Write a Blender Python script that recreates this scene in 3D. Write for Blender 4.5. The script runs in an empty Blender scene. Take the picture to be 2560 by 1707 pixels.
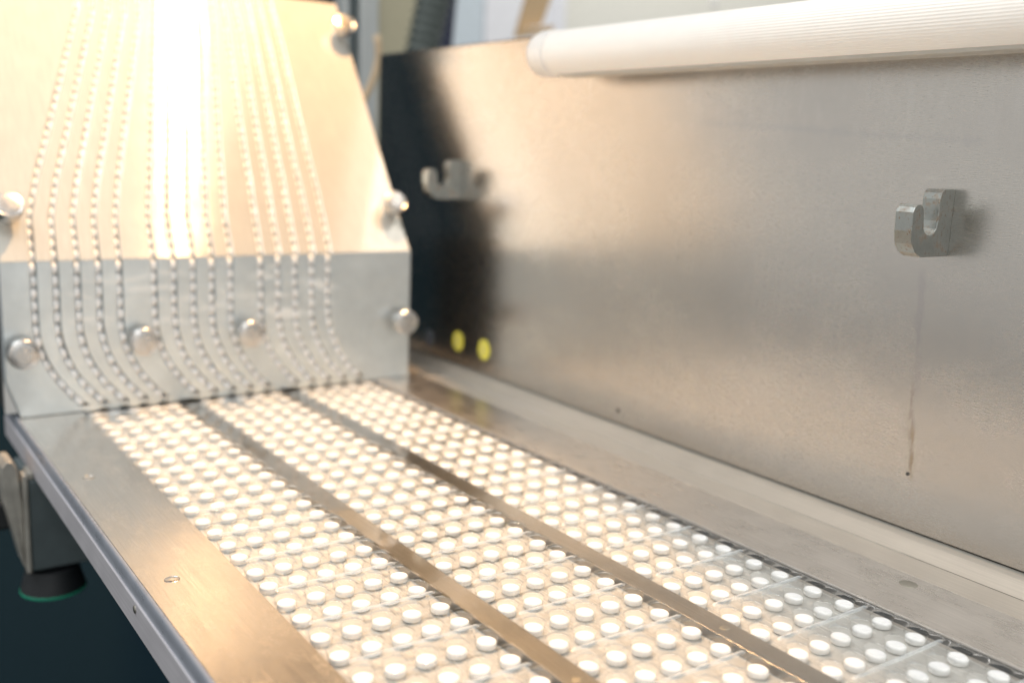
import bpy, bmesh, math, random
from mathutils import Vector, Matrix

random.seed(7)
U = 0.012                      # one tablet-column pitch = 12 mm; coordinates below are in pitches
SC = bpy.context.scene

# ------------------------------------------------------------------ camera
CAM_POS = (-24.79990155, 11.25070888, 14.01626512)
CAM_R = (-0.57237314, -0.81905568, 0.03920179)
CAM_D = (-0.17600579, 0.0760222, -0.98144923)
CAM_F = (0.80088136, -0.56865492, -0.1876716)
cd = bpy.data.cameras.new('camera')
cam = bpy.data.objects.new('camera', cd)
SC.collection.objects.link(cam)
m = Matrix(((CAM_R[0], -CAM_D[0], -CAM_F[0], CAM_POS[0] * U),
            (CAM_R[1], -CAM_D[1], -CAM_F[1], CAM_POS[1] * U),
            (CAM_R[2], -CAM_D[2], -CAM_F[2], CAM_POS[2] * U),
            (0, 0, 0, 1)))
cam.matrix_world = m
cd.sensor_width = 36.0
cd.lens = 35.073
cd.clip_start = 0.01
cd.clip_end = 100.0
cd.dof.use_dof = True
cd.dof.focus_distance = 33.0 * U
cd.dof.aperture_fstop = 5.6
SC.camera = cam

# ------------------------------------------------------------------ world and lamps
world = bpy.data.worlds.new('World')
SC.world = world
world.use_nodes = True
bg = world.node_tree.nodes['Background']
bg.inputs['Color'].default_value = (0.97, 0.98, 0.965, 1)
bg.inputs['Strength'].default_value = 0.76


def lamp(name, loc, target, size, power, color, shape='DISK', size_y=None):
    ld = bpy.data.lights.new(name, 'AREA')
    ld.shape = shape
    ld.size = size * U
    if size_y:
        ld.size_y = size_y * U
    ld.energy = power
    ld.color = color
    o = bpy.data.objects.new(name, ld)
    SC.collection.objects.link(o)
    o.location = Vector(loc) * U
    d = Vector(target) - Vector(loc)
    o.rotation_euler = d.to_track_quat('-Z', 'Y').to_euler()
    return o


# warm work lamp with a reflector hanging above the chute, aimed at its tilted plate
wl = bpy.data.lights.new('work_lamp', 'SPOT')
wl.energy = 38.0
wl.color = (1.0, 0.60, 0.28)
wl.spot_size = math.radians(84)
wl.spot_blend = 0.3
wl.shadow_soft_size = 0.6 * U
wo = bpy.data.objects.new('work_lamp', wl)
SC.collection.objects.link(wo)
wo.location = Vector((27.5, -19.8, 60.0)) * U
wo.rotation_euler = (Vector((32.0, -6.5, 14.0)) - Vector((27.5, -19.8, 60.0))).to_track_quat('-Z', 'Y').to_euler()
# cool ceiling panels of the hall
for i, (lx, ly) in enumerate(((-30, 75), (25, 75), (80, 75))):
    lamp('ceiling_panel_lamp', (lx, ly, 150), (lx, ly, 0), 26, 9.5, (0.95, 0.98, 1.0), 'RECTANGLE', 100)

# added fill light behind the camera, brightens the chute and tablets
lamp('front_fill_light', (-150, 40, 70), (10, -8, 5), 110, 6.0, (0.96, 0.99, 1.0), 'RECTANGLE', 70)
# added fill light that brightens the cabinets at the back
lamp('back_fill_light', (78, -105, 75), (100, -95, 30), 60, 1.8, (1.0, 0.98, 0.95), 'RECTANGLE', 20)

SC.view_settings.view_transform = 'Standard'
SC.view_settings.look = 'None'
SC.view_settings.exposure = 0.0
SC.view_settings.gamma = 1.0
SC.cycles.use_denoising = True
SC.cycles.max_bounces = 10
SC.cycles.glossy_bounces = 6
SC.cycles.transparent_max_bounces = 24
SC.cycles.sample_clamp_indirect = 4.0
SC.cycles.blur_glossy = 0.08


# ------------------------------------------------------------------ material helpers
class NT:
    def __init__(s, name):
        s.mat = bpy.data.materials.new(name)
        s.mat.use_nodes = True
        s.t = s.mat.node_tree
        s.b = s.t.nodes['Principled BSDF']
        s.out = s.t.nodes['Material Output']
        s._co = None

    def n(s, kind, **kw):
        x = s.t.nodes.new(kind)
        for k, v in kw.items():
            setattr(x, k, v)
        return x

    def l(s, a, b):
        s.t.links.new(a, b)

    def co(s):
        if s._co is None:
            s._co = s.n('ShaderNodeTexCoord').outputs['Object']
        return s._co

    def scaled(s, vec):
        mp = s.n('ShaderNodeMapping')
        mp.inputs['Scale'].default_value = vec
        s.l(s.co(), mp.inputs['Vector'])
        return mp.outputs['Vector']

    def noise(s, vec, detail=4.0, rough=0.55, scale=1.0, dist=0.0):
        x = s.n('ShaderNodeTexNoise')
        x.inputs['Scale'].default_value = scale
        x.inputs['Detail'].default_value = detail
        x.inputs['Roughness'].default_value = rough
        x.inputs['Distortion'].default_value = dist
        s.l(s.scaled(vec), x.inputs['Vector'])
        return x.outputs['Fac']

    def rng(s, v, a, b, c, d, smooth=False):
        x = s.n('ShaderNodeMapRange')
        if smooth:
            x.interpolation_type = 'SMOOTHSTEP'
        s.l(v, x.inputs['Value'])
        for nme, val in zip(('From Min', 'From Max', 'To Min', 'To Max'), (a, b, c, d)):
            x.inputs[nme].default_value = val
        return x.outputs['Result']

    def math(s, op, a, b=None):
        x = s.n('ShaderNodeMath', operation=op)
        for i, v in enumerate((a, b)):
            if v is None:
                continue
            if isinstance(v, (int, float)):
                x.inputs[i].default_value = v
            else:
                s.l(v, x.inputs[i])
        return x.outputs[0]

    def mix(s, f, a, b):
        x = s.n('ShaderNodeMix', data_type='RGBA')
        if isinstance(f, (int, float)):
            x.inputs[0].default_value = f
        else:
            s.l(f, x.inputs[0])
        for i, v in ((6, a), (7, b)):
            if isinstance(v, tuple):
                x.inputs[i].default_value = v + (1,) if len(v) == 3 else v
            else:
                s.l(v, x.inputs[i])
        return x.outputs[2]

    def set(s, **kw):
        for k, v in kw.items():
            k = k.replace('_', ' ')
            i = s.b.inputs[k]
            if isinstance(v, (int, float)):
                i.default_value = v
            elif isinstance(v, tuple):
                i.default_value = v + (1,) if len(v) == 3 and i.type == 'RGBA' else v
            else:
                s.l(v, i)
        return s

    def bump(s, h, strength, dist=0.0004):
        x = s.n('ShaderNodeBump')
        x.inputs['Strength'].default_value = strength
        x.inputs['Distance'].default_value = dist
        s.l(h, x.inputs['Height'])
        s.l(x.outputs[0], s.b.inputs['Normal'])


def brushed(name, col, rough, brush, metallic=1.0, var=0.12, bump=0.15, aniso=0.0, tangent=None, blotch=(60, 60, 60), rvar=0.08, fine_dark=0.86):
    t = NT(name)
    fine = t.noise(brush, 3.0, 0.6)
    blot = t.noise(blotch, 5.0, 0.6)
    c = t.mix(t.rng(blot, 0.3, 0.7, 0, 1), tuple(k * (1 - var) for k in col), tuple(min(1, k * (1 + var)) for k in col))
    c2 = t.mix(t.rng(fine, 0.3, 0.7, 0, 1), c, tuple(k * fine_dark for k in col))
    r = t.math('ADD', t.rng(blot, 0.3, 0.7, rough - rvar, rough + rvar), t.rng(fine, 0.3, 0.7, -0.04, 0.05))
    t.set(Base_Color=c2, Metallic=metallic, Roughness=r)
    if aniso:
        t.set(Anisotropic=aniso)
        cx = t.n('ShaderNodeCombineXYZ')
        for i in range(3):
            cx.inputs[i].default_value = tangent[i]
        t.l(cx.outputs[0], t.b.inputs['Tangent'])
    if bump:
        t.bump(fine, bump)
    return t


def plain(name, col, rough=0.5, metallic=0.0, var=0.06, scale=120.0, bump=0.0, glow=0.0, spec=None):
    t = NT(name)
    nz = t.noise((scale,) * 3, 4.0)
    t.set(Base_Color=t.mix(t.rng(nz, 0.3, 0.7, 0, 1), tuple(k * (1 - var) for k in col), tuple(min(1, k * (1 + var)) for k in col)),
          Roughness=t.rng(nz, 0.3, 0.7, max(0.02, rough - 0.05), min(1, rough + 0.05)), Metallic=metallic)
    if bump:
        t.bump(nz, bump, 0.0002)
    if glow:                      # the tube light is switched on, faintly
        t.set(Emission_Color=(1.0, 0.90, 0.78), Emission_Strength=glow)
    if spec is not None:
        t.set(Specular_IOR_Level=spec)
    return t.mat


def segment_mask(t, ax, a, b, width, soft, fade=0.0, wob=None):
    """1 on a line from a to b measured in two object axes (metres)."""
    sp = t.n('ShaderNodeSeparateXYZ')
    t.l(t.co(), sp.inputs[0])
    p, q = sp.outputs[ax[0]], sp.outputs[ax[1]]
    dx, dy = b[0] - a[0], b[1] - a[1]
    L = math.hypot(dx, dy)
    dx, dy = dx / L, dy / L
    px = t.math('SUBTRACT', p, a[0])
    py = t.math('SUBTRACT', q, a[1])
    along = t.math('ADD', t.math('MULTIPLY', px, dx), t.math('MULTIPLY', py, dy))
    perp = t.math('ABSOLUTE', t.math('SUBTRACT', t.math('MULTIPLY', px, dy), t.math('MULTIPLY', py, dx)))
    if wob is not None:
        perp = t.math('ADD', perp, t.rng(wob, 0.25, 0.75, -0.9 * (width + soft) * 0.5, 1.1 * (width + soft)))
    mk = t.rng(perp, width, width + soft, 1, 0, True)
    f = max(fade, 1e-5)
    return t.math('MULTIPLY', mk, t.math('MULTIPLY', t.rng(along, 0, f, 0, 1, True), t.rng(along, L - f, L, 1, 0, True)))


# ------------------------------------------------------------------ materials
M = {}


def make_wall_material():
    t = NT('stainless_wall')
    fine = t.noise((220, 220, 6500), 2.0, 0.5)
    blot = t.noise((14, 14, 22), 6.0, 0.62)
    fleck = t.noise((420, 420, 420), 3.0, 0.7)
    base = t.mix(t.rng(blot, 0.32, 0.68, 0, 1), (0.535, 0.505, 0.47), (0.59, 0.555, 0.515))
    base = t.mix(t.rng(fine, 0.35, 0.65, 0, 0.20), base, (0.45, 0.42, 0.385))
    base = t.mix(t.rng(fleck, 0.70, 0.82, 0, 0.25), base, (0.70, 0.68, 0.64))
    # dried drips in the band below the light fixture
    sp = t.n('ShaderNodeSeparateXYZ')
    t.l(t.co(), sp.inputs[0])
    drip = t.noise((150, 150, 34), 6.0, 0.7, dist=0.6)
    band = t.math('MULTIPLY', t.rng(sp.outputs[2], 14.0 * U, 16.2 * U, 0, 1, True), t.rng(drip, 0.48, 0.60, 0, 0.16))
    base = t.mix(band, base, (0.66, 0.63, 0.60))
    # run-down mark beneath the hook, scratches
    w1 = t.noise((300, 300, 90), 4.0, 0.7)
    for a, b, w, s, col, k in (
            ((-3.95, 10.6), (-4.35, 4.2), 0.05, 0.35, (0.36, 0.33, 0.36), 0.42),
            ((-4.05, 6.6), (-4.45, 2.5), 0.07, 0.20, (0.30, 0.26, 0.20), 0.75),
            ((-4.30, 4.8), (-4.50, 2.4), 0.02, 0.14, (0.30, 0.22, 0.12), 0.8),
            ((6.2, 12.1), (-1.4, 12.25), 0.004, 0.05, (0.36, 0.34, 0.34), 0.22),
            ((2.0, 6.3), (0.2, 5.1), 0.005, 0.03, (0.75, 0.73, 0.70), 0.5),
            ((-6.2, 13.5), (-7.9, 13.45), 0.004, 0.03, (0.75, 0.73, 0.70), 0.4),
            ((-8.6, 12.2), (-9.9, 13.4), 0.006, 0.05, (0.33, 0.32, 0.31), 0.5),
            ((8.0, 15.6), (-6.0, 14.9), 0.05, 0.30, (0.42, 0.41, 0.42), 0.35),
            ((-3.2, 13.62), (-4.4, 13.66), 0.06, 0.10, (0.68, 0.64, 0.58), 0.6)):
        mk = segment_mask(t, (0, 2), (a[0] * U, a[1] * U), (b[0] * U, b[1] * U), w * U, s * U, 0.7 * U, wob=w1)
        mk = t.math('MULTIPLY', t.math('MULTIPLY', mk, k), t.rng(w1, 0.3, 0.62, 0.35, 1.0))
        base = t.mix(mk, base, col)
    r = t.math('ADD', t.rng(blot, 0.32, 0.68, 0.245, 0.28), t.rng(fine, 0.3, 0.7, -0.015, 0.02))
    t.set(Base_Color=base, Metallic=1.0, Roughness=r)
    t.bump(fine, 0.004, 0.0002)
    return t.mat


M['wall'] = make_wall_material()
M['cove'] = brushed('coved_sheet', (0.50, 0.445, 0.38), 0.42, (30, 1800, 1800), metallic=0.35, var=0.05, bump=0.05).mat
M['right_plate'] = brushed('worn_guide_steel', (0.76, 0.71, 0.66), 0.30, metallic=0.95, brush=(40, 1700, 1700), var=0.05, blotch=(50, 70, 50), bump=0.06, rvar=0.04).mat
M['rail'] = brushed('rail_steel', (0.36, 0.345, 0.32), 0.36, (30, 2000, 2000), var=0.04, metallic=1.0, bump=0.02, rvar=0.02).mat


def make_left_plate_material():
    t = brushed('scratched_guide_steel', (0.73, 0.69, 0.64), 0.22, (25, 1500, 1500), var=0.04, blotch=(60, 90, 60), bump=0.12, rvar=0.02)
    # short criss-cross scratches of daily cleaning
    v = t.n('ShaderNodeTexVoronoi', feature='DISTANCE_TO_EDGE')
    mp = t.n('ShaderNodeMapping')
    mp.inputs['Scale'].default_value = (60, 210, 60)
    mp.inputs['Rotation'].default_value = (0, 0, 0.5)
    t.l(t.co(), mp.inputs['Vector'])
    nz = t.n('ShaderNodeTexNoise')
    nz.inputs['Scale'].default_value = 3
    t.l(mp.outputs[0], nz.inputs['Vector'])
    add = t.n('ShaderNodeVectorMath', operation='ADD')
    t.l(mp.outputs[0], add.inputs[0])
    t.l(nz.outputs['Color'], add.inputs[1])
    t.l(add.outputs[0], v.inputs['Vector'])
    gate = t.noise((45, 80, 45), 3.0)
    sc = t.math('MULTIPLY', t.rng(v.outputs['Distance'], 0.0, 0.018, 1, 0), t.rng(gate, 0.5, 0.62, 0, 1))
    old = t.b.inputs['Roughness'].links[0].from_socket
    t.set(Roughness=t.math('ADD', old, t.math('MULTIPLY', sc, 0.25)))
    return t.mat


M['left_plate'] = make_left_plate_material()
M['edge'] = brushed('rolled_edge_steel', (0.40, 0.42, 0.47), 0.32, (20, 900, 900), var=0.03, metallic=0.35, bump=0.0).mat
M['fascia'] = brushed('pale_fascia_steel', (0.48, 0.46, 0.48), 0.5, (20, 900, 900), var=0.05, metallic=0.1, bump=0.02).mat
M['bed'] = brushed('pale_bed_plate', (0.60, 0.575, 0.53), 0.25, (30, 300, 300), var=0.02, metallic=0.2, rvar=0.02, bump=0.0, fine_dark=0.97).mat
M['bracket'] = plain('bracket_core', (0.3, 0.3, 0.3), 0.4, 1.0)


def make_lower_plate_material():
    t = brushed('satin_chute_aluminium', (0.70, 0.745, 0.755), 0.36, (500, 60, 60), var=0.05, metallic=0.85, rvar=0.04, blotch=(40, 40, 40))
    # smears of tablet powder between the channels
    p = t.noise((1, 30, 150), 5.0, 0.62, dist=0.8)
    sp = t.n('ShaderNodeSeparateXYZ')
    t.l(t.co(), sp.inputs[0])
    yb = t.math('MULTIPLY', t.rng(sp.outputs[1], 1.6 * U, 0.2 * U, 0, 1, True), t.rng(sp.outputs[1], -12.6 * U, -13.8 * U, 1, 0, True))
    zb = t.math('MULTIPLY', t.rng(sp.outputs[2], 3.9 * U, 4.6 * U, 0, 1, True), t.rng(sp.outputs[2], 7.0 * U, 7.5 * U, 1, 0, True))
    mk = t.math('MULTIPLY', t.math('MULTIPLY', yb, zb), t.rng(p, 0.54, 0.66, 0, 0.6))
    oc = t.b.inputs['Base Color'].links[0].from_socket
    t.set(Base_Color=t.mix(mk, oc, (0.86, 0.84, 0.80)), Metallic=t.math('SUBTRACT', 0.85, t.math('MULTIPLY', mk, 0.85)))
    orr = t.b.inputs['Roughness'].links[0].from_socket
    t.set(Roughness=t.math('ADD', orr, t.math('MULTIPLY', mk, 0.4)))
    return t.mat


M['lower_plate'] = make_lower_plate_material()
M['upper_plate'] = brushed('brushed_chute_aluminium', (0.70, 0.665, 0.595), 0.15, (60, 900, 60), var=0.03, metallic=0.40, bump=0.05,
                           aniso=1.0, tangent=(0.5736, 0, 0.8192), rvar=0.02).mat
M['groove'] = plain('channel_floor', (0.70, 0.68, 0.65), 0.45, 0.3)
M['dark'] = plain('black_paint_and_shade', (0.012, 0.014, 0.015), 0.55)  # black paint, also stands in for shade at the housing and web gap
M['knob'] = brushed('turned_steel', (0.60, 0.59, 0.575), 0.30, (300, 300, 300), var=0.05, bump=0.03).mat
M['tube'] = plain('white_diffuser_plastic', (0.95, 0.905, 0.845), 0.38, var=0.02, glow=0.08)
M['tube_cap'] = plain('white_cap_plastic', (0.95, 0.91, 0.86), 0.3, var=0.02)
M['tube_base'] = plain('grey_fixture_base', (0.55, 0.53, 0.48), 0.45, var=0.03)
M['rubber'] = plain('black_rubber', (0.008, 0.010, 0.012), 0.6)
M['green'] = plain('green_ring_plastic', (0.01, 0.22, 0.13), 0.4)
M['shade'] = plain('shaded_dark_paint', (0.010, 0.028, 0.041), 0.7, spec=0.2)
M['backing'] = plain('grey_backing_sheet', (0.20, 0.21, 0.205), 0.45, 0.5)
M['clamp'] = plain('cast_clamp_grey', (0.10, 0.125, 0.13), 0.45, 0.2)
M['clamp_edge'] = plain('worn_clamp_steel', (0.36, 0.34, 0.30), 0.4, 0.3, var=0.15)
M['floor'] = plain('dark_floor', (0.003, 0.014, 0.019), 0.9, scale=6.0, spec=0.1)
M['yellow'] = plain('yellow_sticker', (0.76, 0.67, 0.09), 0.55, var=0.15, scale=900)
M['plug'] = plain('dark_plug', (0.17, 0.19, 0.22), 0.5)
M['hole'] = plain('hole_shadow', (0.05, 0.045, 0.04), 0.6)
M['screw'] = brushed('screw_steel', (0.42, 0.40, 0.35), 0.4, (400, 400, 400), bump=0.02).mat
M['column'] = brushed('aluminium_profile', (0.58, 0.60, 0.59), 0.45, (200, 200, 20), metallic=0.4, bump=0).mat
M['hose'] = plain('dark_hose', (0.12, 0.14, 0.13), 0.5)
M['navy'] = plain('navy_tube', (0.01, 0.018, 0.06), 0.4)
M['panel_white'] = plain('pale_cabinet', (0.93, 0.92, 0.95), 0.5)
M['panel_blue'] = plain('bluish_panel', (0.68, 0.75, 0.80), 0.5)
M['panel_violet'] = plain('violet_frame', (0.18, 0.18, 0.28), 0.5)
M['panel_khaki'] = plain('khaki_panel', (0.46, 0.42, 0.29), 0.5)
M['panel_grey'] = plain('greenish_grey_panel', (0.90, 0.87, 0.78), 0.5)
M['amber'] = plain('amber_plate', (0.72, 0.50, 0.28), 0.4)
M['cable'] = plain('beige_cable', (0.62, 0.46, 0.29), 0.5)


def make_bracket_material():
    t = NT('rusty_zinc_bracket')
    nz = t.noise((180, 180, 180), 5.0, 0.65)
    sp = t.noise((700, 700, 500), 3.0, 0.6)
    c = t.mix(t.rng(nz, 0.35, 0.65, 0, 1), (0.34, 0.36, 0.345), (0.43, 0.445, 0.425))
    rust = t.math('MAXIMUM', t.rng(nz, 0.54, 0.66, 0, 0.6), t.rng(sp, 0.59, 0.67, 0, 0.75))
    c = t.mix(rust, c, (0.20, 0.11, 0.045))
    t.set(Base_Color=c, Metallic=t.rng(rust, 0, 1, 0.95, 0.2), Roughness=t.rng(rust, 0, 1, 0.30, 0.7))
    t.bump(nz, 0.2, 0.0004)
    return t.mat


M['bracket'] = make_bracket_material()


def make_tablet_material():
    t = NT('white_tablet')
    nz = t.noise((2500, 2500, 2500), 3.0)
    t.set(Base_Color=t.mix(t.rng(nz, 0.35, 0.65, 0, 1), (0.86, 0.85, 0.835), (0.90, 0.89, 0.88)), Roughness=0.55)
    t.set(Specular_IOR_Level=0.3)
    t.bump(nz, 0.08, 0.0001)
    return t.mat


M['tablet'] = make_tablet_material()


def make_film_material():
    t = NT('clear_pvc_film')
    tr = t.n('ShaderNodeBsdfTransparent')
    lw = t.n('ShaderNodeLayerWeight')
    lw.inputs['Blend'].default_value = 0.5
    t.l(t.mix(t.rng(lw.outputs['Facing'], 0.62, 1.0, 0, 1), (0.985, 0.99, 0.988), (0.45, 0.48, 0.49)), tr.inputs[0])
    gl = t.n('ShaderNodeBsdfGlossy')
    gl.inputs['Roughness'].default_value = 0.025
    gl.inputs['Color'].default_value = (1, 1, 1, 1)
    fr = t.n('ShaderNodeFresnel')
    fr.inputs['IOR'].default_value = 1.5
    geo = t.n('ShaderNodeNewGeometry')
    t.l(t.rng(geo.outputs['Backfacing'], 0, 1, 1.5, 1 / 1.5), fr.inputs['IOR'])
    mx = t.n('ShaderNodeMixShader')
    # a sheet has two faces: reflect a little more than one
    f2 = t.math('MINIMUM', t.math('MULTIPLY', fr.outputs[0], 1.8), 1.0)
    wob = t.noise((90, 90, 90), 1.0)
    bp = t.n('ShaderNodeBump')
    bp.inputs['Strength'].default_value = 0.03
    bp.inputs['Distance'].default_value = 0.0004
    t.l(wob, bp.inputs['Height'])
    t.l(bp.outputs[0], gl.inputs['Normal'])
    t.l(f2, mx.inputs[0])
    t.l(tr.outputs[0], mx.inputs[1])
    t.l(gl.outputs[0], mx.inputs[2])
    t.l(mx.outputs[0], t.out.inputs['Surface'])
    return t.mat


M['film'] = make_film_material()


def make_crimp_material():
    t = NT('crimped_pvc_rib')
    t.set(Base_Color=(0.80, 0.83, 0.84), Roughness=0.18)
    tr = t.n('ShaderNodeBsdfTransparent')
    nz = t.noise((900, 160, 900), 3.0)
    mx = t.n('ShaderNodeMixShader')
    t.l(t.rng(nz, 0.3, 0.7, 0.22, 0.55), mx.inputs[0])
    t.l(tr.outputs[0], mx.inputs[1])
    t.l(t.b.outputs[0], mx.inputs[2])
    t.l(mx.outputs[0], t.out.inputs['Surface'])
    return t.mat


M['crimp'] = make_crimp_material()


# ------------------------------------------------------------------ object helpers
ORG = {}


def tag(o, label=None, cat=None, group=None, kind=None):
    for k, v in (('label', label), ('category', cat), ('group', group), ('kind', kind)):
        if v:
            o[k] = v
    return o


def link(o, parent=None):
    SC.collection.objects.link(o)
    if parent:
        o.parent = parent
    return o


def thing(name, org, label, cat, group=None):
    o = bpy.data.objects.new(name, None)
    o.empty_display_size = 0.01
    o.location = Vector(org) * U
    link(o)
    ORG[o] = Vector(org)
    return tag(o, label, cat, group)


def mesh_data(name, verts, faces, mat, smooth=None):
    me = bpy.data.meshes.new(name)
    me.from_pydata([Vector(v) * U for v in verts], [], faces)
    me.materials.append(mat)
    me.update()
    if smooth == 'all':
        me.shade_smooth()
    elif smooth:
        me.shade_smooth()
        me.set_sharp_from_angle(angle=math.radians(smooth))
    return me


def obj(name, geo, mat, parent=None, smooth=None, org=None, me=None):
    """geo = (verts, faces) in world pitches; stored relative to org (default: parent's origin)."""
    po = ORG.get(parent, Vector((0, 0, 0)))
    og = Vector(org) if org is not None else po
    if me is None:
        vs = [Vector(v) - og for v in geo[0]]
        me = mesh_data(name, vs, geo[1], mat, None if len(geo) > 2 else smooth)
    o = bpy.data.objects.new(name, me)
    o.location = (og - po) * U
    link(o, parent)
    ORG[o] = og
    return o


def join(*geos):
    V, F = [], []
    for v, f in geos:
        k = len(V)
        V += [tuple(a) for a in v]
        F += [tuple(i + k for i in q) for q in f]
    return V, F


def from_bm(bm):
    bm.verts.ensure_lookup_table()
    bm.verts.index_update()
    r = ([tuple(v.co) for v in bm.verts], [tuple(v.index for v in f.verts) for f in bm.faces])
    bm.free()
    return r


def box(x0, x1, y0, y1, z0, z1, bev=0.0, seg=2):
    bm = bmesh.new()
    bmesh.ops.create_cube(bm, size=1.0)
    for v in bm.verts:
        v.co = Vector(((x0 + x1) / 2 + v.co.x * (x1 - x0), (y0 + y1) / 2 + v.co.y * (y1 - y0), (z0 + z1) / 2 + v.co.z * (z1 - z0)))
    if bev:
        bmesh.ops.bevel(bm, geom=bm.edges[:], offset=bev, segments=seg, affect='EDGES', profile=0.5)
    return from_bm(bm) + ('flat',)


def prism(poly, fn, t0, t1, bev=0.0):
    """poly in 2D, fn(a, b, t) -> xyz; extruded from t0 to t1, optionally bevelled."""
    n = len(poly)
    V = [fn(a, b, t0) for a, b in poly] + [fn(a, b, t1) for a, b in poly]
    F = [tuple(range(n - 1, -1, -1)), tuple(range(n, 2 * n))] + [(i, (i + 1) % n, n + (i + 1) % n, n + i) for i in range(n)]
    bm = bmesh.new()
    bv = [bm.verts.new(v) for v in V]
    for f in F:
        bm.faces.new([bv[i] for i in f])
    bmesh.ops.recalc_face_normals(bm, faces=bm.faces[:])
    if bev:
        es = [e for e in bm.edges if len(e.link_faces) == 2 and e.calc_face_angle() > 0.9]
        bmesh.ops.bevel(bm, geom=es, offset=bev, segments=2, affect='EDGES', profile=0.5)
    return from_bm(bm) + ('flat',)


def lathe(profile, p, axis, n=32, cap=True):
    """profile = [(r, h)...] turned about axis through p."""
    ax = Vector(axis).normalized()
    u = ax.orthogonal().normalized()
    w = ax.cross(u)
    V, F = [], []
    for r, h in profile:
        for k in range(n):
            a = 2 * math.pi * k / n
            V.append(tuple(Vector(p) + ax * h + (u * math.cos(a) + w * math.sin(a)) * r))
    for i in range(len(profile) - 1):
        for k in range(n):
            a, b = i * n + k, i * n + (k + 1) % n
            F.append((a, b, b + n, a + n))
    if cap:
        F.append(tuple(range(n - 1, -1, -1)))
        F.append(tuple((len(profile) - 1) * n + k for k in range(n)))
    return V, F


def tube(path, r, n=12):
    V, F = [], []
    P = [Vector(p) for p in path]
    rs = r if isinstance(r, (list, tuple)) else [r] * len(P)
    for i, p in enumerate(P):
        d = (P[min(i + 1, len(P) - 1)] - P[max(i - 1, 0)]).normalized()
        u = d.cross(Vector((1, 0, 0.1))).normalized()
        w = d.cross(u)
        for k in range(n):
            a = 2 * math.pi * k / n
            V.append(tuple(p + (u * math.cos(a) + w * math.sin(a)) * rs[i]))
    for i in range(len(P) - 1):
        for k in range(n):
            a, b = i * n + k, i * n + (k + 1) % n
            F.append((a, b, b + n, a + n))
    F.append(tuple(range(n - 1, -1, -1)))
    F.append(tuple((len(P) - 1) * n + k for k in range(n)))
    return V, F


# ------------------------------------------------------------------ layout numbers
PA, PB, LG = 1.21276, 1.40983, 1.71330      # row pitch inside a pair, between pairs, lane step
ZF = 0.10                                    # film level (tablet tops are z = 0)
XC = 27.6                                    # face of the lower chute plate
YW = -21.6                                   # face of the back panel
ROWS = list(range(-22, 14))


def row_x(r):
    q = r // 2
    return -(q * (PA + PB) + (r - 2 * q) * PA)


def col_y(lane, c):
    return -(lane * (4 + LG) + c)


X_FAR, X_NEAR = 31.0, row_x(13) - 1.0

# ------------------------------------------------------------------ setting
tag(obj('floor', ([(-400, -500, -75), (500, -500, -75), (500, 400, -75), (-400, 400, -75)], [(0, 1, 2, 3)]), M['floor']), kind='structure')

# back panel with coved foot
bp = thing('back_panel', (0, YW, 0.5), 'large brushed stainless steel panel standing behind the tablet web, with a stained run', 'panel')
XW0, XW1 = -40, 38.4
obj('sheet', box(XW0, XW1, YW - 0.4, YW, 0.62, 20.1, 0.08), M['wall'], bp, 25, org=(0, 0, 0))
pts = [(-20.62, 0.13), (-20.75, 0.145), (-21.35, 0.375), (-21.46, 0.43), (-21.50, 0.50), (-21.51, 0.60)]
V, F = [], []
for x in (XW0, XW1):
    V += [(x, y, z) for y, z in pts]
n = len(pts)
F = [(i, i + 1, n + i + 1, n + i) for i in range(n - 1)]
obj('coved_skirting', (V, F), M['cove'], bp, 25, org=(0, 0, 0))
obj('joint', box(XW0, XW1, YW - 0.4, YW - 0.06, 0.3, 0.615), M['tube_base'], bp, org=(0, 0, 0))
for nm, x, z, r, mt in (('dark_plug', 30.92, 1.75, 0.55, 'plug'), ('drill_hole', 11.95, 1.32, 0.11, 'hole'), ('drill_hole', -4.33, 2.78, 0.07, 'hole')):
    obj(nm, lathe([(r, 0.004), (r, 0.02), (r * 0.8, 0.035)], (x, YW, z), (0, 1, 0), 20), M[mt], bp, 25)

# stickers
for i, (x, lab) in enumerate(((27.32, 'round yellow sticker on the steel panel, the one nearer the chute'),
                              (24.34, 'round yellow sticker on the steel panel, the one farther from the chute'))):
    s = thing('round_sticker', (x, YW, 2.15), lab, 'sticker', 'round yellow stickers low on the steel panel')
    obj('disc', lathe([(0.62, 0.003), (0.62, 0.02)], (x, YW, 2.15), (0, 1, 0), 32), M['yellow'], s, 25)
    obj('printed_mark', prism([(0.10, 0.40), (0.22, 0.30), (0.12, -0.05), (0.20, -0.32), (0.05, -0.36), (-0.03, -0.02)],
                              lambda a, b, t: (x + a, YW + t, 2.15 + b), 0.021, 0.026), M['panel_khaki'], s)

# ------------------------------------------------------------------ machine table
tb = thing('machine_table', (0, 0, -1.0), 'long steel machine table with polished guide plates and rails under the blister web', 'table')
obj('bed_plate', box(X_NEAR, X_FAR, -15.96, 1.2, -0.6, -0.235), M['bed'], tb, org=(0, 0, 0))
for lane in (0, 1):
    y1 = col_y(lane, 4) - 0.40
    rl = obj('guide_rail', box(X_NEAR, X_FAR, y1 - 0.88, y1, -0.232, 0.075, 0.010), M['rail'], tb, 25, org=(0, 0, 0))
    obj('screw', lathe([(0.16, 0.0), (0.16, 0.008), (0.14, 0.012), (0.06, 0.012)], (-5.8, y1 - 0.46, 0.075), (0, 0, 1), 20), M['screw'], rl, 25)
lp = obj('guide_plate', box(X_NEAR, XC + 0.3, 0.56, 3.50, 0.135, 0.165, 0.012), M['left_plate'], tb, 25, org=(0, 0, 0))
tag(lp, label='wide scratched steel guide plate along the left of the web')
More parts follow.
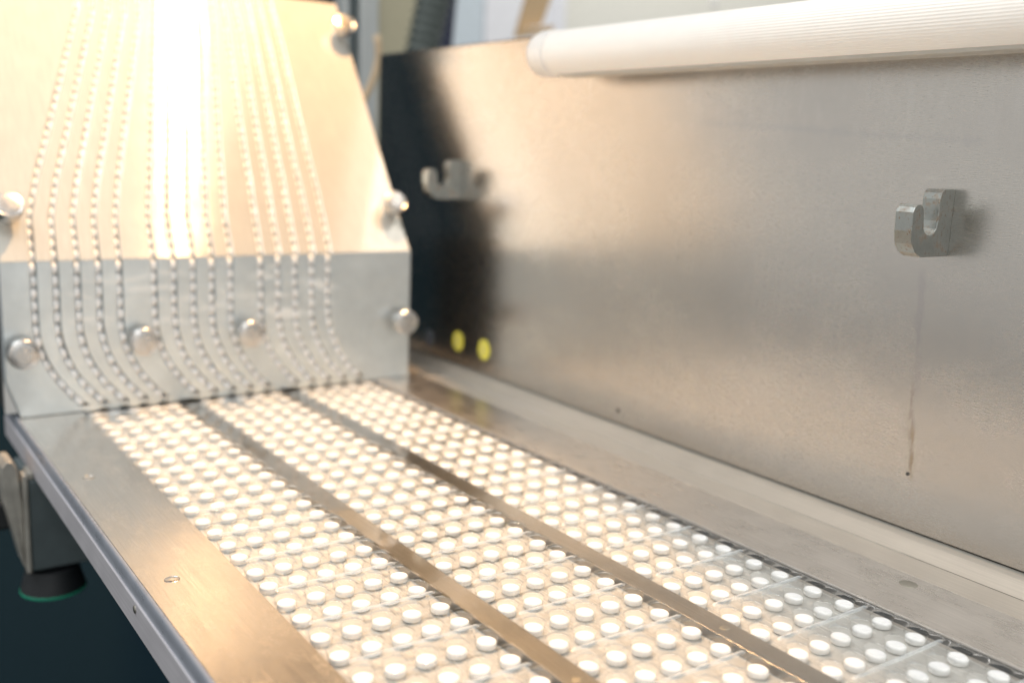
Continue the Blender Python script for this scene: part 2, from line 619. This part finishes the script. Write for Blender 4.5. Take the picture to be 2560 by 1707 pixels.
for x in (5.59, 17.0):
    obj('screw', lathe([(0.25, 0.0), (0.25, 0.006), (0.235, 0.012), (0.225, 0.004), (0.21, 0.010), (0.05, 0.010)], (x, 2.6, 0.166), (0, 0, 1), 24), M['left_plate'], lp, 25)
# rolled outer edge and stepped side of the left plate
V, F = [], []
prof = [(3.46, 0.150), (3.52, 0.142), (3.56, 0.115), (3.59, 0.06), (3.61, -0.02), (3.62, -0.12), (3.622, -0.20), (3.622, -0.50)]
for x in (X_NEAR, X_FAR):
    V += [(x, y, z) for y, z in prof]
n = len(prof)
F = [(i, i + 1, n + i + 1, n + i) for i in range(n - 1)]
obj('rolled_edge', (V, F), M['edge'], tb, 'all', org=(0, 0, 0))
fs = obj('side_fascia', box(X_NEAR, X_FAR, 3.3, 3.69, -1.5, -0.47, 0.03), M['fascia'], tb, 25, org=(0, 0, 0))
obj('slotted_screw', lathe([(0.13, 0.0), (0.13, 0.03), (0.10, 0.045), (0.03, 0.045)], (5.9, 3.69, -0.72), (0, 1, 0), 20), M['screw'], fs, 25)
obj('gap_shade', box(X_NEAR, 30.0, -15.968, -15.93, -0.13, 0.085), M['dark'], tb, org=(0, 0, 0))  # black strip standing in for the shade in the gap beside the plate
rp = obj('guide_plate', box(X_NEAR, 30.0, -19.05, -15.97, -0.6, 0.17, 0.02), M['right_plate'], tb, 25, org=(0, 0, 0))
tag(rp, label='wide worn steel guide plate between the web and the back panel')
obj('screw', lathe([(0.30, 0.0), (0.30, 0.006), (0.27, 0.014), (0.05, 0.014)], (-6.9, -18.28, 0.171), (0, 0, 1), 24), M['screw'], rp, 25)
obj('edging_strip', box(X_NEAR, 38.0, -20.54, -19.09, -0.6, 0.155, 0.02), M['cove'], tb, 25, org=(0, 0, 0))
obj('lower_frame', box(X_NEAR, 36.0, -21.0, -3.0, -12.0, -1.52), M['floor'], tb, org=(0, 0, 0))

# clamp under the left edge of the table
cl = thing('table_clamp', (24.0, 3.0, -7.4), 'grey clamp block with a black rubber foot under the left table edge', 'clamp')
obj('block', box(23.0, 27.0, 0.2, 3.98, -6.0, -1.55, 0.12), M['clamp'], cl, 25)
obj('edge_bar', box(22.86, 23.7, 3.99, 4.20, -5.98, -1.25, 0.06), M['clamp_edge'], cl, 25)
obj('top_lug', box(23.0, 24.2, 3.72, 3.98, -1.54, -1.22, 0.05), M['clamp_edge'], cl, 25)
obj('hook_plate', prism([(5.02, -1.25), (4.98, -0.86), (4.78, -0.62), (4.52, -0.66), (4.36, -0.95), (4.22, -2.6), (4.21, -5.9), (4.28, -5.7), (4.88, -2.8)],
                        lambda a, b, t: (t, a, b), 23.2, 25.0, 0.06), M['clamp_edge'], cl, 25)
obj('cross_bar', box(25.2, 26.6, 4.1, 12.0, -4.6, -3.2, 0.2), M['dark'], cl, 25)
ft = obj('rubber_foot', lathe([(1.18, 1.15), (1.22, 0.95), (1.34, 0.5), (1.45, 0.10)], (24.0, 2.95, -7.35), (0, 0, 1), 25), M['rubber'], cl, 25)
obj('green_ring', lathe([(1.44, 0.10), (1.48, 0.08), (1.48, -0.02), (1.38, -0.05)], (24.0, 2.95, -7.35), (0, 0, 1), 25), M['green'], ft, 25)

# ------------------------------------------------------------------ chute
ch = thing('tablet_chute', (XC, -7, 0.2), 'large slotted metal chute feeding fifteen columns of tablets onto the web', 'chute')
TILT = math.radians(35)
UPV = Vector((math.sin(TILT), 0, math.cos(TILT)))
NRM = Vector((-math.cos(TILT), 0, math.sin(TILT)))
E0 = Vector((XC, 0, 7.9))
S_TOP = 18.4
GY = [2.55 - (k // 5) * (4 + LG) - (k % 5) for k in range(15)]


def low_y(k, z):
    t = max(0.0, (4.9 - z) / 4.7)
    return GY[k] - 2.40 * t ** 2.2


S_TAB = [-0.3, 0.4, 2.43, 4.6, 7.0, 15.6, 16.9, 18.5]
U_TAB = [
    GY,
    [2.51, 1.53, .51, -.47, -1.46, -3.16, -4.17, -5.21, -6.24, -7.25, -8.93, -9.97, -10.95, -11.98, -13.0],
    [2.37, 1.39, .39, -.61, -1.66, -3.30, -4.28, -5.33, -6.36, -7.37, -9.08, -10.08, -11.10, -12.14, -13.15],
    [1.80, .85, -.13, -1.12, -2.15, -3.75, -4.70, -5.75, -6.75, -7.70, -9.28, -10.28, -11.25, -12.24, -13.24],
    [1.00, .08, -.86, -1.84, -2.80, -4.26, -5.20, -6.22, -7.15, -8.02, -9.46, -10.42, -11.36, -12.30, -13.28],
    [-1.83, -2.64, -3.47, -4.32, -5.14, -6.00, -6.84, -7.70, -8.60, -9.42, -10.24, -11.05, -11.88, -12.70, -13.54],
    [-2.02, -2.83, -3.66, -4.5, -5.35, -6.2, -7.04, -7.88, -8.76, -9.58, -10.32, -11.1, -11.91, -12.72, -13.54],
    [-2.05, -2.87, -3.7, -4.54, -5.38, -6.22, -7.06, -7.90, -8.78, -9.6, -10.34, -11.12, -11.93, -12.74, -13.55]]


def up_y(k, s):
    for i in range(len(S_TAB) - 1):
        if s <= S_TAB[i + 1]:
            f = (s - S_TAB[i]) / (S_TAB[i + 1] - S_TAB[i])
            return U_TAB[i][k] * (1 - f) + U_TAB[i + 1][k] * f
    return U_TAB[-1][k]


def low_pt(y, z, d):
    return (XC + d, y, z)


def up_pt(y, s, d):
    p = E0 + UPV * s - NRM * d
    return (p.x, y, p.z)


def lands(yf, ts, pt, yl, yr, halfw, depth):
    """the raised faces of the plate between the sunk channels, one closed strip each"""
    V, F = [], []
    for k in range(16):
        base = len(V)
        for t in ts:
            a = yl(t) if k == 0 else yf(k - 1, t) - halfw(k - 1, t)
            b = yr if k == 15 else yf(k, t) + halfw(k, t)
            bv = min(0.05, (a - b) * 0.2)
            V += [pt(a, t, depth), pt(a, t, 0.04), pt(a - bv, t, 0.0), pt(b + bv, t, 0.0), pt(b, t, 0.04), pt(b, t, depth)]
        for i in range(len(ts) - 1):
            for j in range(5):
                q = base + i * 6 + j
                F.append((q, q + 1, q + 7, q + 6))
        F.append(tuple(base + j for j in range(6)))
        F.append(tuple(base + (len(ts) - 1) * 6 + j for j in range(5, -1, -1)))
    return V, F


Z_BOT, Z_TOP = 0.46, 7.86
zs = [Z_BOT + (Z_TOP - Z_BOT) * i / 30 for i in range(31)]


def low_half(k, z):
    dz = 0.05
    sl = (low_y(k, z + dz) - low_y(k, z - dz)) / (2 * dz)
    return 0.135 * math.sqrt(1 + sl * sl)


lplate = obj('lower_plate', lands(low_y, zs, low_pt, lambda z: 4.02 if z > 2 else 4.02 - 0.62 * (2 - z) / 1.85, -18.25, low_half, 0.6),
             M['lower_plate'], ch, 30, org=(0, 0, 0))
# foot of the plate: solid ends and a scalloped outlet edge over the web
poly = [(3.50, 0.46), (3.40, 0.20), (0.30, 0.20), (0.30, 0.42), (0.30, 0.458)]
obj('plate_foot', prism([(3.50, 0.458), (3.40, 0.20), (0.45, 0.20), (0.45, 0.458)], lambda a, b, t: (t, a, b), XC + 0.002, XC + 0.6), M['lower_plate'], ch, org=(0, 0, 0))
obj('plate_foot', prism([(-16.0, 0.458), (-16.0, 0.20), (-18.25, 0.20), (-18.25, 0.458)], lambda a, b, t: (t, a, b), XC + 0.002, XC + 0.6), M['lower_plate'], ch, org=(0, 0, 0))
V, F = [], []
ys = [0.45 - 16.45 * i / 330 for i in range(331)]
for y in ys:
    z = 0.15
    for lane in range(3):
        for c in range(5):
            d = abs(y - col_y(lane, c) + 0.5) if c < 4 else 9
            if d < 0.30:
                z = 0.15 + 0.13 * math.sqrt(1 - (d / 0.30) ** 2)
        if lane < 2 and col_y(lane, 4) - 1.45 < y < col_y(lane, 4) - 0.25:
            z = 0.26
    V += [(XC + 0.002, y, 0.458), (XC + 0.002, y, z), (XC + 0.5, y, z)]
for i in range(len(ys) - 1):
    for j in range(2):
        q = i * 3 + j
        F.append((q, q + 1, q + 4, q + 3))
obj('outlet_comb', (V, F), M['lower_plate'], ch, org=(0, 0, 0))
obj('channel_back', box(XC + 0.603, XC + 0.9, -18.2, 4.0, 0.3, 7.86), M['groove'], ch, org=(0, 0, 0))
sset = [-0.02 + (S_TOP + 0.02) * i / 60 for i in range(61)]
uplate = obj('upper_plate', lands(up_y, sset, up_pt, lambda s: 3.98, -18.2, lambda k, s: 0.118, 0.6), M['upper_plate'], ch, 30, org=(0, 0, 0))
tag(uplate, label='upper tilted chute plate glaring in the warm lamp light')
V = [up_pt(y, s, d) for d in (0.603, 0.95) for s in (0.5, S_TOP - 0.05) for y in (3.95, -18.15)]
obj('channel_back', (V, [(0, 1, 3, 2), (4, 6, 7, 5), (0, 4, 5, 1), (2, 3, 7, 6), (0, 2, 6, 4), (1, 5, 7, 3)]), M['upper_plate'], ch, org=(0, 0, 0))
# housing behind both plates, black to stand in for the shade there
poly = [(XC + 0.92, 0.25), (XC + 0.92, 7.7)]
a = up_pt(0, 0.8, 0.98)
b = up_pt(0, S_TOP - 0.4, 0.98)
poly += [(a[0], a[2]), (a[0] + 7.0, a[2]), (a[0] + 7.0, 0.25)]
obj('housing', prism(poly, lambda p, q, t: (p, t, q), -18.05, 3.9), M['dark'], ch, org=(0, 0, 0))
poly = [(a[0], a[2] + 0.003), (b[0], b[2]), (b[0] + 1.6, b[2]), (a[0] + 3.0, a[2] + 0.003)]
obj('backing_frame', prism(poly, lambda p, q, t: (p, t, q), -18.05, 3.9), M['backing'], ch, org=(0, 0, 0))


def knob(p, ax):
    p = Vector(p)
    ax = Vector(ax).normalized()
    stem = obj('knob', lathe([(0.69, 0.62), (0.71, 0.66), (0.71, 1.10), (0.675, 1.15), (0.62, 1.165), (0.58, 1.15), (0.54, 1.165), (0.30, 1.165), (0.05, 1.17)], p, ax, 25),
               M['knob'], ch, 25, org=tuple(p))
    obj('stem', lathe([(0.42, 0.004), (0.42, 0.615)], p, ax, 24), M['knob'], stem, 25)


for y, z in ((3.30, 3.55), (-2.33, 3.72), (-7.95, 3.72), (-17.5, 3.75)):
    knob((XC, y, z), (-1, 0, 0))
for y, s in ((3.40, 2.45), (-17.75, 15.9), (-17.55, 2.75)):
    knob(up_pt(y, s, 0), NRM)

# ------------------------------------------------------------------ tablets
TR, TH = 0.298, 0.215


def tablet_geo(n=28):
    pr = [(0.0, 0.0), (0.20, 0.0), (TR - 0.045, -0.006), (TR - 0.012, -0.028), (TR, -0.052), (TR, -TH + 0.045), (TR - 0.012, -TH + 0.024), (TR - 0.05, -TH + 0.004), (0.0, -TH)]
    V, F = [(0, 0, 0)], []
    rings = []
    for r, h in pr[1:-1]:
        rings.append(len(V))
        V += [(r * math.cos(2 * math.pi * k / n), r * math.sin(2 * math.pi * k / n), h) for k in range(n)]
    V.append((0, 0, -TH))
    for k in range(n):
        F.append((0, rings[0] + k, rings[0] + (k + 1) % n))
        F.append((len(V) - 1, rings[-1] + (k + 1) % n, rings[-1] + k))
    for a, b in zip(rings, rings[1:]):
        for k in range(n):
            F.append((a + k, b + k, b + (k + 1) % n, a + (k + 1) % n))
    return V, F


def in_frame(p, margin=60):
    d = Vector(p) - Vector(CAM_POS)
    w = d.dot(Vector(CAM_F))
    if w < 1:
        return None
    x = 1280 + 2494.1 * d.dot(Vector(CAM_R)) / w
    y = 853.5 + 2494.1 * d.dot(Vector(CAM_D)) / w
    return w if -margin < x < 2560 + margin and -margin < y < 1707 + margin else None


spots = []
for r in ROWS:
    for lane in range(3):
        for c in range(5):
            p = (row_x(r), col_y(lane, c), 0.0)
            w = in_frame(p, 20)
            spots.append((w if (w and row_x(r) < XC - 0.3) else 1e6, r, lane, c, p))
spots.sort()
NEAR = spots[:300]
REST = spots[300:]

ONES = ['', 'one', 'two', 'three', 'four', 'five', 'six', 'seven', 'eight', 'nine', 'ten', 'eleven', 'twelve', 'thirteen', 'fourteen',
        'fifteen', 'sixteen', 'seventeen', 'eighteen', 'nineteen', 'twenty']


def word(k):
    return ONES[k] if k <= 20 else ('twenty-' + ONES[k - 20] if k < 30 else 'thirty' + ('-' + ONES[k - 30] if k > 30 else ''))


LANE = ('left', 'middle', 'right')
COLW = ('leftmost pocket', 'second pocket from left', 'centre pocket', 'second pocket from right', 'rightmost pocket')
tg = tablet_geo()
tmesh = mesh_data('tablet', tg[0], tg[1], M['tablet'], 50)


def jitter(r, lane, c):
    rr = random.Random(r * 100 + lane * 10 + c)
    return (rr.uniform(-0.028, 0.028), rr.uniform(-0.028, 0.028), rr.uniform(-0.006, 0.004), rr.uniform(-0.05, 0.05), rr.uniform(-0.05, 0.05), rr.uniform(0, 6.28))


for w, r, lane, c, p in NEAR:
    j = jitter(r, lane, c)
    o = bpy.data.objects.new('tablet', tmesh)
    o.location = Vector((p[0] + j[0], p[1] + j[1], j[2])) * U
    o.rotation_euler = (j[3], j[4], j[5])
    link(o)
    tag(o, 'white round tablet, %s lane, row %s from the chute, %s' % (LANE[lane], word(r + 21), COLW[c]), 'tablet', 'white tablets lying in the blister pockets')
lowg = tablet_geo(16)
V, F = [], []
for w, r, lane, c, p in REST:
    j = jitter(r, lane, c)
    rm = Matrix.Rotation(j[3], 3, 'X') @ Matrix.Rotation(j[4], 3, 'Y')
    k = len(V)
    V += [tuple(rm @ Vector(v) + Vector((p[0] + j[0], p[1] + j[1], j[2]))) for v in lowg[0]]
    F += [tuple(i + k for i in f) for f in lowg[1]]
tag(obj('far_tablets', (V, F), M['tablet'], None, 50), 'rows of small white tablets in the web close to the chute', 'tablets', None, 'stuff')

# tablets queueing on edge in the chute channels
qg = tablet_geo(14)
V, F = [], []


def queue(curve, frame, rnd, sink=0.29):
    """walk a channel and set a tablet on edge every diameter"""
    global V, F
    L = [0.0]
    for a, b in zip(curve, curve[1:]):
        L.append(L[-1] + (Vector(b[0]) - Vector(a[0])).length)
    s = 0.32
    i = 0
    while s < L[-1] - 0.2:
        while i < len(L) - 2 and L[i + 1] < s:
            i += 1
        f = (s - L[i]) / max(1e-6, L[i + 1] - L[i])
        a, b = Vector(curve[i][0]), Vector(curve[i + 1][0])
        p = a.lerp(b, f)
        d = (b - a).normalized()
        nrm = Vector(frame)
        ax = d.cross(nrm).normalized()
        R3 = Matrix((nrm, d, ax)).transposed()
        off = nrm * (-sink + rnd.uniform(-0.012, 0.02)) + ax * (TH / 2 + rnd.uniform(-0.035, 0.015))
        k = len(V)
        V += [tuple(R3 @ Vector(v) + p + off) for v in qg[0]]
        F += [tuple(q + k for q in g) for g in qg[1]]
        s += 2 * TR + rnd.choice((0.004, 0.008, 0.02))


for k in range(15):
    rnd = random.Random(k)
    queue([(low_pt(low_y(k, z), z, 0),) for z in [0.5 + 7.3 * i / 120 for i in range(121)]], (-1, 0, 0), rnd)
    queue([(up_pt(up_y(k, s), s, 0),) for s in [0.1 + (S_TOP - 0.2) * i / 160 for i in range(161)]], tuple(NRM), rnd, 0.44)
tag(obj('queued_tablets', (V, F), M['tablet'], None, 50), 'white tablets queueing on edge in the channels of the chute', 'tablets', None, 'stuff')

# ------------------------------------------------------------------ blister film
bf = thing('blister_film', (0, -7.7, ZF), 'clear plastic blister web in three lanes carrying the white tablets', 'blister film')


def pocket_geo(n=24):
    hx, hy = PA / 2, 0.5
    ang = [2 * math.pi * k / n for k in range(n)]
    for sx in (1, -1):
        for sy in (1, -1):
            ang.append(math.atan2(sy * hy, sx * hx) % (2 * math.pi))
    ang.sort()
    N = len(ang)
    V, F = [], []
    for a in ang:
        ca, sa = math.cos(a), math.sin(a)
        t = min(hx / abs(ca) if abs(ca) > 1e-9 else 9, hy / abs(sa) if abs(sa) > 1e-9 else 9)
        V.append((ca * t, sa * t, 0))
    pr = [(0.398, 0), (0.383, 0.010), (0.370, 0.020), (0.357, 0.014), (0.348, -0.012), (0.341, -0.10), (0.330, -0.24), (0.318, -0.295), (0.29, -0.320), (0.20, -0.324)]
    for r, h in pr:
        V += [(r * math.cos(a), r * math.sin(a), h) for a in ang]
    for i in range(len(pr)):
        for k in range(N):
            a, b = i * N + k, i * N + (k + 1) % N
            F.append((a, b, b + N, a + N))
    V.append((0, 0, -0.324))
    for k in range(N):
        F.append((len(pr) * N + k, len(pr) * N + (k + 1) % N, len(V) - 1))
    return V, F


pg = pocket_geo()
pmesh = mesh_data('pocket', pg[0], pg[1], M['film'], 'all')
for w, r, lane, c, p in NEAR:
    o = bpy.data.objects.new('pocket', pmesh)
    o.location = (Vector((p[0], p[1], ZF)) - ORG[bf]) * U
    link(o, bf)
V, F = [], []
lg = pocket_geo(16)
for w, r, lane, c, p in REST:
    k = len(V)
    V += [(v[0] + p[0], v[1] + p[1], v[2] + ZF) for v in lg[0]]
    F += [tuple(i + k for i in f) for f in lg[1]]
tag(obj('far_pockets', (V, F), M['film'], bf, 'all'), kind='stuff')


def rib_geo():
    w = (PB - PA) / 2
    xs = [-w, -0.068, -0.060, -0.036, 0.0, 0.036, 0.060, 0.068, w]
    dz = [0, 0, 0.030, 0.068, 0.082, 0.068, 0.030, 0, 0]
    ys = [0.5, 0.05, 0.0, -0.04, -0.10] + [-0.1 - 3.95 * i / 8 for i in range(1, 9)] + [-4.10, -4.14, -4.20, -4.5]
    V, F = [], []
    for y in ys:
        e = 1.0
        if y > -0.1:
            e = max(0.0, min(1.0, (0.05 - y) / 0.15))
        if y < -4.05:
            e = max(0.0, min(1.0, (y + 4.20) / 0.15))
        e = math.sqrt(max(0, 1 - (1 - e) ** 2))
        V += [(x, y, z * e) for x, z in zip(xs, dz)]
    nx = len(xs)
    for i in range(len(ys) - 1):
        for k in range(nx - 1):
            F.append((i * nx + k, i * nx + k + 1, (i + 1) * nx + k + 1, (i + 1) * nx + k))
    return V, F


rg = rib_geo()
rmesh = mesh_data('seal_rib', rg[0], rg[1], M['film'], 'all')
rmesh.materials.append(M['crimp'])
for p_ in rmesh.polygons:
    if abs(p_.center.x) < 0.0675 * U and -4.19 * U < p_.center.y < 0.04 * U:
        p_.material_index = 1
for r in ROWS:
    if r % 2 == 0 and r > ROWS[0]:
        xm = (row_x(r) + row_x(r - 1)) / 2
        for lane in range(3):
            o = bpy.data.objects.new('seal_rib', rmesh)
            o.location = (Vector((xm, col_y(lane, 0), ZF)) - ORG[bf]) * U
            link(o, bf)
V, F = [], []
xa, xb = row_x(ROWS[-1]) - PA / 2, row_x(ROWS[0]) + PA / 2
for ya, yb in ((1.0, 0.5), (col_y(0, 4) - 0.5, col_y(1, 0) + 0.5), (col_y(1, 4) - 0.5, col_y(2, 0) + 0.5), (col_y(2, 4) - 0.5, -15.94)):
    k = len(V)
    N = 40
    for i in range(N + 1):
        x = xa + (xb - xa) * i / N
        edge = 0.0
        V += [(x, ya, ZF), (x, yb + (0.06 * (1 + math.sin(i * 0.9)) if yb < -15.9 else 0), ZF - (0.03 * (1 + math.sin(i * 0.7)) if yb < -15.9 else 0))]
    F += [(k + 2 * i, k + 2 * i + 1, k + 2 * i + 3, k + 2 * i + 2) for i in range(N)]
obj('web_margin', (V, F), M['film'], bf, 'all')

# ------------------------------------------------------------------ hook brackets on the panel
HOOK = [(-21.597, 13.29), (-21.597, 10.96), (-19.97, 10.96), (-19.60, 11.12), (-19.36, 11.42), (-19.27, 11.86), (-19.25, 12.50), (-19.33, 12.67), (-19.48, 12.76),
        (-19.67, 12.76), (-19.81, 12.67), (-19.88, 12.50), (-19.95, 11.98), (-20.05, 11.82), (-20.2, 11.73), (-20.38, 11.71), (-20.56, 11.78), (-20.70, 11.93),
        (-20.76, 12.2), (-20.74, 12.95), (-20.80, 13.16), (-20.92, 13.27), (-21.05, 13.29)]
for x0, lab in ((-4.87, 'rusty steel hook bracket on the right of the panel, in sharp focus'), (27.5, 'blurred steel hook bracket on the panel beside the chute')):
    h = thing('hook_bracket', (x0, YW, 11), lab, 'bracket', 'hook brackets screwed to the steel panel')
    obj('hook', prism(HOOK, lambda a, b, t: (t, a, b), x0, x0 + 0.68, 0.022), M['bracket'], h, 25)

# ------------------------------------------------------------------ light fixture along the panel
lf = thing('light_fixture', (0, -19.5, 18.6), 'long white ribbed tube light fixture along the top of the panel', 'light fixture')
YT, ZT, RT = -19.45, 18.76, 1.06
N = 300
V, F = [], []
for x in (-30.0, 15.40):
    for k in range(N):
        a = 2 * math.pi * k / N
        rr = RT + 0.006 * math.cos(k * 2 * math.pi / 5) * (1.0 if x < 0 else 1.0)
        V.append((x, YT + rr * math.cos(a), ZT + rr * math.sin(a)))
F = [(k, (k + 1) % N, N + (k + 1) % N, N + k) for k in range(N)] + [tuple(range(N - 1, -1, -1)), tuple(range(N, 2 * N))]
obj('ribbed_diffuser', (V, F), M['tube'], lf, 50)
obj('end_cap', lathe([(RT - 0.08, -0.2), (RT - 0.08, 0.0), (RT + 0.05, 0.01), (RT + 0.08, 0.04), (RT + 0.08, 0.95), (RT - 0.02, 1.30), (RT - 0.25, 1.55), (RT - 0.6, 1.68), (0.1, 1.70)], (15.45, YT, ZT), (1, 0, 0), 64),
    M['tube_cap'], lf, 28)
obj('base_channel', box(-30, 15.0, YT - 0.75, YT + 0.35, ZT - RT - 0.08, ZT - RT + 0.25, 0.06), M['tube_base'], lf, 25)
for x in (12.0, -18.0):
    obj('mounting_arm', box(x - 0.4, x + 0.4, YW + 0.003, YT - 0.8, ZT - 0.4, ZT + 0.4, 0.05), M['tube_base'], lf, 25)

# ------------------------------------------------------------------ unseen plate added to cut the warm lamp light on the right
ls = thing('light_blocker', (18, -22, 25), 'unseen dark plate added above the web to cut the warm light', 'light blocker')
obj('blocker_plate', prism([(45.0, -19.5), (27.3, -19.62), (6.0, -15.6), (6.0, -30.0), (45.0, -30.0)], lambda a, b, t: (a, b, t), 40.0, 40.25), M['dark'], ls)

# ------------------------------------------------------------------ things behind the machine, far out of focus
co = thing('profile_column', (51, -26, -75), 'pale grey aluminium profile column behind the chute', 'column')
obj('post', box(50, 52.5, -27.5, -25.9, -75, 70, 0.1), M['column'], co, 25)
obj('side_post', box(50.2, 52.0, -25.0, -24.55, -75, 70, 0.1), M['column'], co, 25)
obj('dark_slot', box(50.6, 52.2, -25.88, -25.02, -75, 70), M['clamp'], co, 25)
cb = thing('hanging_cable', (43, -24, 17), 'thin beige cable hanging beside the grey column', 'cable')
obj('strand', tube([(43, -23.7, 21.9), (43, -23.85, 21.2), (43, -23.9, 20.3), (43, -23.65, 19.2), (43, -23.25, 18.2), (43, -22.7, 17.2), (43, -22.0, 16.0), (43, -20.5, 13.8)], 0.27, 12), M['cable'], cb, 'all')
ho = thing('corrugated_hose', (60, -36, 12), 'dark grey corrugated hose behind the steel panel', 'hose')
path, rs = [], []
for i in range(240):
    z = 5 + i * 0.19
    path.append((60, -38.4 - (z - 27.6) * 0.25 - 0.004 * (z - 27.6) ** 2, z))
    rs.append(1.50 + 0.24 * math.sin(i * math.pi / 2.2))
obj('hose_wall', tube(path, rs, 20), M['hose'], ho, 'all')
nv = thing('navy_tube', (66, -42, 10), 'dark navy blue tube beside the corrugated hose', 'tube')
obj('tube_wall', tube([(66, -41.9, 5), (66, -42.9, 24), (66, -43.4, 30), (66, -44.0, 50)], 1.15, 20), M['navy'], nv, 'all')


def panel(name, lab, y0, y1, mat, x=100.0, frame=None):
    t = thing(name, (x, (y0 + y1) / 2, -75), lab, 'cabinet')
    obj('door', box(x, x + 6, y1, y0, -75, 130, 0.3), mat, t, 25)
    if frame:
        obj('frame', box(x - 0.6, x - 0.05, y1, y1 + 1.4, -75, 130, 0.1), frame, t, 25)
    return t


panel('khaki_cabinet', 'khaki coloured cabinet strip behind the grey column', -52.8, -62.0, M['panel_khaki'])
panel('violet_post', 'dark violet post between the column and the khaki cabinet', -50.9, -52.7, M['panel_violet'], 99)
panel('blue_cabinet', 'pale blue cabinet edge right of the navy tube', -62.2, -70.2, M['panel_blue'])
panel('pale_cabinet', 'pale lavender cabinet behind the steel panel', -70.4, -84.5, M['panel_white'], 100, M['panel_white'])
panel('grey_cabinet', 'greenish grey cabinet wall behind the white light fixture', -84.7, -260.0, M['panel_grey'])
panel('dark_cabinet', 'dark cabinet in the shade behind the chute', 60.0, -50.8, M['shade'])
rd = thing('hanging_rod', (90, -106, 36), 'short white rod end hanging above the white light fixture', 'rod')
obj('rod', lathe([(0.5, 0.0), (0.75, 0.3), (0.75, 12.0)], (90, -106, 36.8), (0, 0, 1), 20), M['tube_cap'], rd, 25)
am = thing('amber_plate', (62, -51, 24), 'bent amber coloured plate above the steel panel edge', 'plate')
obj('flag', prism([(-49.6, 26.2), (-52.6, 26.9), (-54.0, 30.4), (-50.6, 29.6)], lambda a, b, t: (t, a, b), 62, 62.5, 0.05), M['amber'], am, 25)
obj('flange', prism([(-48.9, 25.2), (-53.4, 26.1), (-53.6, 26.9), (-49.2, 26.15)], lambda a, b, t: (t, a, b), 61.2, 61.9, 0.05), M['amber'], am, 25)
